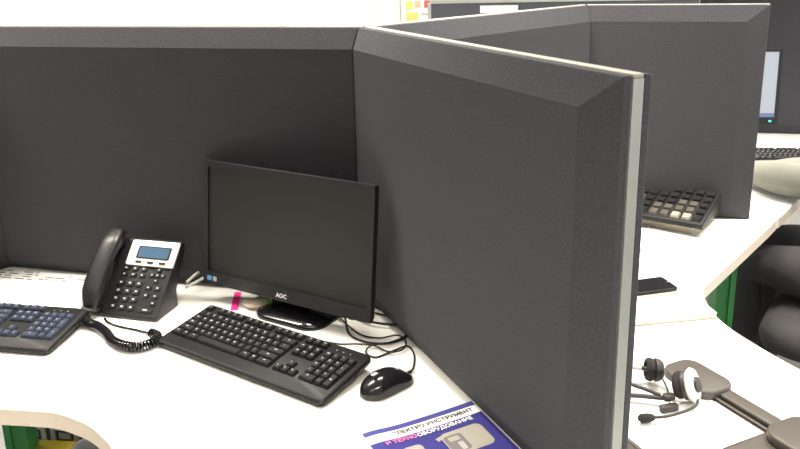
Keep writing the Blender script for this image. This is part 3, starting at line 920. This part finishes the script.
pale = {(6, 0), (5, 0), (1, 0), (1, 1), (0, 1)}
dim = {(3, 0), (4, 0), (3, 1), (4, 1), (5, 1), (6, 1), (0, 0), (6, 2), (5, 2), (1, 2)}
KS = {}
for (c_, r_) in [(c_, r_) for c_ in range(8) for r_ in range(5)]:
    m_ = M_PALE if (c_, r_) in pale else M_DIM if (c_, r_) in dim else M_KEY
    if m_.name not in KS:
        KS[m_.name] = MB().rings([[(-.0120, -.0135, 0), (.0120, -.0135, 0), (.0120, .0135, 0), (-.0120, .0135, 0)], [(-.0100, -.0115, .008), (.0100, -.0115, .008), (.0100, .0115, .008), (-.0100, .0115, .008)]]).mesh('key', m_)
    k_ = obj('key', KS[m_.name], kp)
    y_ = -.072 + .035*r_
    k_.location = (-.110 + .0314*c_, y_, kz(y_) - .0005)
    k_.rotation_euler = (.2355, 0, 0)
for n, (x, y, a, lb) in enumerate(((.80, .40, 20, 'white sheet below the far black keyboard, nearer the camera'), (.77, .44, 5, 'white sheet partly under the far black keyboard'))):
    sheet('paper_sheet', lb, (x, y, ZD + .0012*n), math.radians(a), .21, .14, ink_lines(.21, .14, 2, .03, .02, 9+n) if n else [], 'papers on the right desk')
gc = thing('marker_pen', 'bright green marker cap beside the nearest partition on the right desk', 'pen', (.722, .262, ZD), math.radians(8))
MB().tube([(-.10, 0, .006), (-.02, 0, .006), (-.0195, 0, .006)], [.0055, .0055, .0045], 10).build('barrel', M_HSW, gc, smooth=True)
MB().tube([(-.021, 0, .006), (.018, 0, .006), (.022, 0, .006)], [.0062, .0062, .0045], 10).build('cap', M_LIME, gc, smooth=True)

# person's keyboard
ks = copy_tree(kb)
ks['label'] = 'black keyboard beyond the sitter\'s arm in front of the lit monitor'
ks.location = kb_loc(1.66, 1.17, .125)
ks.rotation_euler = (.125, 0, math.radians(-6))

# ------------------------------------------------------------------ under the left desk
pc = thing('computer_case', 'navy computer case with light grey drive frames under the left desk', 'computer', (-.800, .21, 0), math.radians(-8))
MB().box(-.10, .10, -.15, .25, .012, .56).build('case', M_NAVY, pc, bevel=0.004)
for k, (z0, z1, x0, x1) in enumerate(((.305, .362, -.082, -.020), (.305, .362, -.006, .070), (.20, .285, -.082, .070))):
    fr = MB()
    fr.box(x0, x1, -.156, -.1505, z0, z0+.012); fr.box(x0, x1, -.156, -.1505, z1-.012, z1)
    fr.box(x0, x0+.012, -.156, -.1505, z0+.012, z1-.012); fr.box(x1-.012, x1, -.156, -.1505, z0+.012, z1-.012)
    f_ = fr.build('drive_frame', M_LGREY, pc)
    MB().box(x0+.022, x1-.022, -.154, -.1505, z0+.02, z1-.02).build('drive_face', M_STG, f_)
for sx in (-.07, .07):
    MB().box(sx-.015, sx+.015, -.13, .23, 0, .012).build('foot', M_BLK, pc)
yb = thing('cardboard_box', 'yellow box standing on the floor under the left desk', 'box', (-.782, -.075, 0), math.radians(-6))
MB().box(-.045, .045, -.065, .065, 0, .365).build('carton', M_YEL, yb, bevel=0.002)
MB().box(-.0445, .0445, -.002, .002, .3651, .3656).build('lid_seam', M_INK, yb)
wb = thing('waste_bin', 'light grey bin under the left desk beside the yellow box', 'bin', (-.628, -.09, 0), 0)
MB().rings([[(x*k, y*k, z_) for x, y in rrect(.20, .20, .04, 5)] for k, z_ in ((.8, 0), (1, .35), (1.04, .35), (1.04, .36), (.97, .36), (.96, .34), (.78, .012))]).build('shell', M_LGREY, wb, smooth=True)

# ------------------------------------------------------------------ background: low partition, pillar, pinboard
hp = thing('screen_divider', 'low slate grey divider with pale top far behind the partitions', 'divider', (1.30, 3.3, 0), math.radians(-3))
MB().box(-.99, 1.0, -.02, .02, .0, 1.238).build('panel', M_HPART, hp)
MB().box(-1.0, 1.01, -.025, .025, 1.2382, 1.262).build('top_rail', M_LGREY, hp)
MB().box(-1.012, -.9902, -.025, .025, 0, 1.2381).build('end_rail', M_LGREY, hp)
tag(MB().box(.62, .86, 3.295, 3.2965, 1.175, 1.222).build('note_strip', M_PAP), 'white paper strip on the far slate divider', 'paper')
struct('trim_1', MB().box(-.02, .11, RY1-.05, RY1-.0005, 0, RZ-.001), mat('cream_pillar', (.86, .80, .62), .8, noise=.03, nscale=10))
pbd = thing('pinboard', 'white pinboard with coloured notes on the far wall', 'notice board', (.26, RY1, 1.08), 0)
MB().box(-.14, .14, -.02, -.001, -.15, .5).build('board', M_PAP, pbd, bevel=0.002)
for x, z_, w_, h_, m in ((-.075, .105, .055, .06, M_AMB), (-.012, .112, .045, .05, M_OLV), (.062, .112, .055, .055, M_MAR), (-.055, .012, .095, .085, M_ORG), (.055, .038, .085, .016, M_INKL), (-.05, .19, .06, .05, M_MAR), (.045, .20, .07, .05, M_AMB), (.02, .30, .18, .08, M_OLV)):
    MB().box(x-w_/2, x+w_/2, -.0225, -.0202, z_-h_/2, z_+h_/2).build('note', m, pbd)

# ------------------------------------------------------------------ chair and person at the far desk
ch = thing('office_chair', 'charcoal upholstered office chair under the person at the far desk', 'chair', (1.47, .40, 0), math.radians(145))
# local +x is the facing direction
def cushion(name, w, d, h, m, par, M, r=.06):
    rings = []
    for k, zz in ((.86, 0), (.97, .18), (1, .5), (.97, .82), (.84, 1)):
        rings.append([tuple(M @ Vector((x, y, zz*h))) for x, y in rrect(w*k, d*k, r*k, 6)])
    return MB().rings(rings).build(name, m, par, smooth=True, angle=80)
cushion('seat', .54, .50, .10, M_CHAIR, ch, Matrix.Translation((-.01, 0, .365)), .10)
cushion('backrest', .46, .46, .08, M_CHAIR, ch, Matrix.Translation((-.325, 0, .76)) @ Matrix.Rotation(-PI/2 + .12, 4, 'Y'), .12)
MB().tube([(-.10, 0, .355), (-.34, 0, .365), (-.395, 0, .45), (-.385, 0, .62)], .016, 8).build('back_bar', M_BLK, ch, smooth=True)
MB().lathe([(.022, .10), (.022, .25), (.016, .25), (.016, .365)], 14).build('gas_lift', M_CHROME, ch)
for k in range(5):
    a = 2*PI*k/5 + .3
    d5 = Vector((math.cos(a), math.sin(a), 0))
    lg = MB().tube([d5*.02 + Vector((0, 0, .115)), d5*.29 + Vector((0, 0, .075))], [.022, .014], 8).build('base_leg', M_BLK, ch, smooth=True)
    MB().lathe([(.006, -.012), (.028, -.011), (.028, .011), (.006, .012)], 14, Matrix.Translation(d5*.29 + Vector((0, 0, .0285))) @ Matrix.Rotation(a + PI/2, 4, 'Z') @ Matrix.Rotation(PI/2, 4, 'Y')).build('castor', M_BLK, lg, smooth=True)
for s in (-1, 1):
    MB().tube(smooth_path([(-.05, s*.20, .360), (-.05, s*.285, .38), (-.05, s*.285, .58)], 5), .012, 8).build('armrest', M_BLK, ch, smooth=True)

def person():
    t = thing('person', 'seated person in a pale long-sleeved shirt and dark trousers, forearm on the far desk', 'person', (1.62, .40, 0), 0)
    O = Vector((1.62, .40, 0))
    F = ang(140)           # facing
    S = Vector((-F.y, F.x, 0))   # the person's left
    def W(f, s, z):
        return F*f + S*s + Vector((0, 0, z))
    V, E_, Rr, lab = [], [], [], []
    def v(p, r):
        V.append(tuple(p)); Rr.append(r if isinstance(r, tuple) else (r, r)); return len(V) - 1
    def e(a, b, l):
        E_.append((a, b)); lab.append(l)
    pel = v(W(0, 0, .575), (.155, .115))
    wst = v(W(-.01, 0, .72), (.145, .105))
    chs = v(W(.01, 0, .90), (.165, .115))
    upc = v(W(.02, 0, 1.03), (.13, .085))
    nk = v(W(.035, 0, 1.115), .056)
    hd0 = v(W(.05, 0, 1.175), .062)
    hd1 = v(W(.07, 0, 1.225), (.078, .088))
    hd2 = v(W(.065, 0, 1.285), (.080, .095))
    hd3 = v(W(.06, 0, 1.335), (.058, .068))
    e(pel, wst, 'shirt'); e(wst, chs, 'shirt'); e(chs, upc, 'shirt'); e(upc, nk, 'skin'); e(nk, hd0, 'skin'); e(hd0, hd1, 'skin'); e(hd1, hd2, 'skin'); e(hd2, hd3, 'skin')
    hands = []
    for s in (1, -1):
        hip = v(W(.06, s*.10, .555), .098)
        mid = v(W(.25, s*.12, .565), .088)
        kn = v(W(.455, s*.13, .560), .068)
        sh = v(W(.45, s*.13, .36), .060)
        ank = v(W(.42, s*.13, .11), .042)
        toe = v(W(.50, s*.14, .045), .040)
        tip = v(W(.60, s*.15, .035), .034)
        e(pel, hip, 'trou'); e(hip, mid, 'trou'); e(mid, kn, 'trou'); e(kn, sh, 'trou'); e(sh, ank, 'trou'); e(ank, toe, 'shoe'); e(toe, tip, 'shoe')
        sd = v(W(.02, s*.175, 1.01), .068)
        if s == 1:
            # near arm: elbow and forearm resting on the desk
            ua = v(Vector((1.470, .560, .895)) - O, .060)
            el = v(Vector((1.405, .650, ZD+.068)) - O, .064)
            fa = v(Vector((1.335, .755, ZD+.064)) - O, .060)
            wr_ = v(Vector((1.30, .90, ZD+.045)) - O, .036)
            hn = v(Vector((1.31, .965, ZD+.034)) - O, (.036, .022))
        else:
            ua = v(W(.13, s*.235, .88), .052)
            el = v(W(.26, s*.25, ZD+.075), .046)
            fa = v(W(.42, s*.20, ZD+.070), .044)
            wr_ = v(W(.53, s*.14, ZD+.050), .032)
            hn = v(W(.60, s*.11, ZD+.034), (.036, .022))
        e(upc, sd, 'shirt'); e(sd, ua, 'shirt'); e(ua, el, 'shirt'); e(el, fa, 'shirt'); e(fa, wr_, 'shirt'); e(wr_, hn, 'skin')
        hv = (Vector(V[hn]) - Vector(V[wr_])).normalized()
        hands.append((Vector(V[hn]), hv, s))
    me = bpy.data.meshes.new('body')
    me.from_pydata(V, E_, [])
    o = obj('body', me, None)
    sk = o.modifiers.new('skin', 'SKIN')
    for i, d in enumerate(me.skin_vertices[0].data):
        d.radius = Rr[i]
        d.use_root = (i == 0)
    sb = o.modifiers.new('sub', 'SUBSURF')
    sb.levels = sb.render_levels = 2
    dg = bpy.context.evaluated_depsgraph_get()
    dg.update()
    m2 = bpy.data.meshes.new_from_object(o.evaluated_get(dg))
    o.modifiers.clear()
    o.data = m2
    o.parent = t
    m2.materials.clear()
    for m in (M_SHIRT, M_TROU, M_SKIN, M_SHOE):
        m2.materials.append(m)
    idx = {'shirt': 0, 'trou': 1, 'skin': 2, 'shoe': 3}
    segs = [(Vector(V[a]), Vector(V[b]), (max(Rr[a])+max(Rr[b]))/2, l) for (a, b), l in zip(E_, lab)]
    for p in m2.polygons:
        c = p.center
        best, bl = 1e9, 'shirt'
        for a, b, r, l in segs:
            if l == 'trou' and c.z > .66:
                continue
            ab = b - a
            q = max(0, min(1, (c - a).dot(ab) / ab.length_squared))
            d = (c - (a + ab*q)).length / r
            if d < best: best, bl = d, l
        p.material_index = idx[bl]
        p.use_smooth = True
    # hands: five skinned fingers rooted in the palm
    for hn, hv, s in hands:
        side = Vector((0, 0, 1)).cross(hv)
        fm = MB()
        for k, L in enumerate((.066, .076, .080, .070)):
            off = side * (-.027 + .018*k)
            p0 = hn + off*.8
            p1 = hn + off + hv*.035
            p2 = p1 + hv*L*.5 + Vector((0, 0, .004))
            p3 = p1 + hv*L*.85 + Vector((0, 0, -.012))
            fm.tube(smooth_path([p0, p1, p2, p3], 4), [.0095]*9 + [.0085, .008, .007, .004], 8)
        th = side * (.03 if s == -1 else -.03) * (1 if s == 1 else 1)
        fm.tube(smooth_path([hn - hv*.02, hn + th*.9 + hv*.012, hn + th*1.3 + hv*.045, hn + th*1.2 + hv*.066], 4), [.012]*9 + [.0095, .009, .008, .005], 8)
        fm.build('fingers', M_SKIN, t, smooth=True, angle=80)
    # face and hair
    hc = W(.07, 0, 1.25)
    def hp_(f, s, z):
        return hc + F*f + S*s + Vector((0, 0, z))
    MB().rings([[tuple(hp_(x, y, z_)) for x, y in rrect(w_, w_, w_*.3, 3, f_, 0)] for z_, w_, f_ in ((.022, .012, .062), (.0, .020, .070), (-.018, .026, .074), (-.026, .014, .068))]).build('nose', M_SKIN, t, smooth=True, angle=80)
    for s in (-1, 1):
        ey = MB().lathe([(.002, -.011), (.009, -.007), (.0115, 0), (.009, .007), (.002, .011)], 12, Matrix.Translation(hp_(.058, s*.031, .020))).build('eye', M_EYE, t, smooth=True)
        MB().lathe([(.001, .0), (.005, .0), (.005, .0015), (.001, .002)], 10, Matrix.Translation(hp_(.0692, s*.031, .020)) @ F.to_track_quat('Z', 'Y').to_matrix().to_4x4()).build('iris', M_IRIS, ey)
        MB().lathe([(.004, -.006), (.022, -.005), (.027, 0), (.022, .005), (.004, .006)], 14, Matrix.Translation(hp_(-.008, s*.084, .004)) @ Matrix.Diagonal((1, 1, 1.2, 1)) @ (S*s + F*.3).to_track_quat('Z', 'Y').to_matrix().to_4x4()).build('ear', M_SKIN, t, smooth=True)
    MB().tube([hp_(.054, -.024, -.048), hp_(.064, -.010, -.046), hp_(.064, .010, -.046), hp_(.054, .024, -.048)], [.003, .0065, .0065, .003], 8).build('mouth', M_LIP, t, smooth=True)
    def hair(u, v_):
        a = 2*PI*u
        b = PI/2 * (1 - v_*1.15)
        front = max(0, math.cos(a))
        b = PI/2 - (PI/2 - b) * (1 - .42*front)
        return tuple(hp_(-.008 + .104*math.cos(b)*math.cos(a), .094*math.cos(b)*math.sin(a), .030 + .098*math.sin(b)))
    MB().grid(28, 10, hair).build('hair', M_HAIR, t, smooth=True, angle=180)
    return t
person()
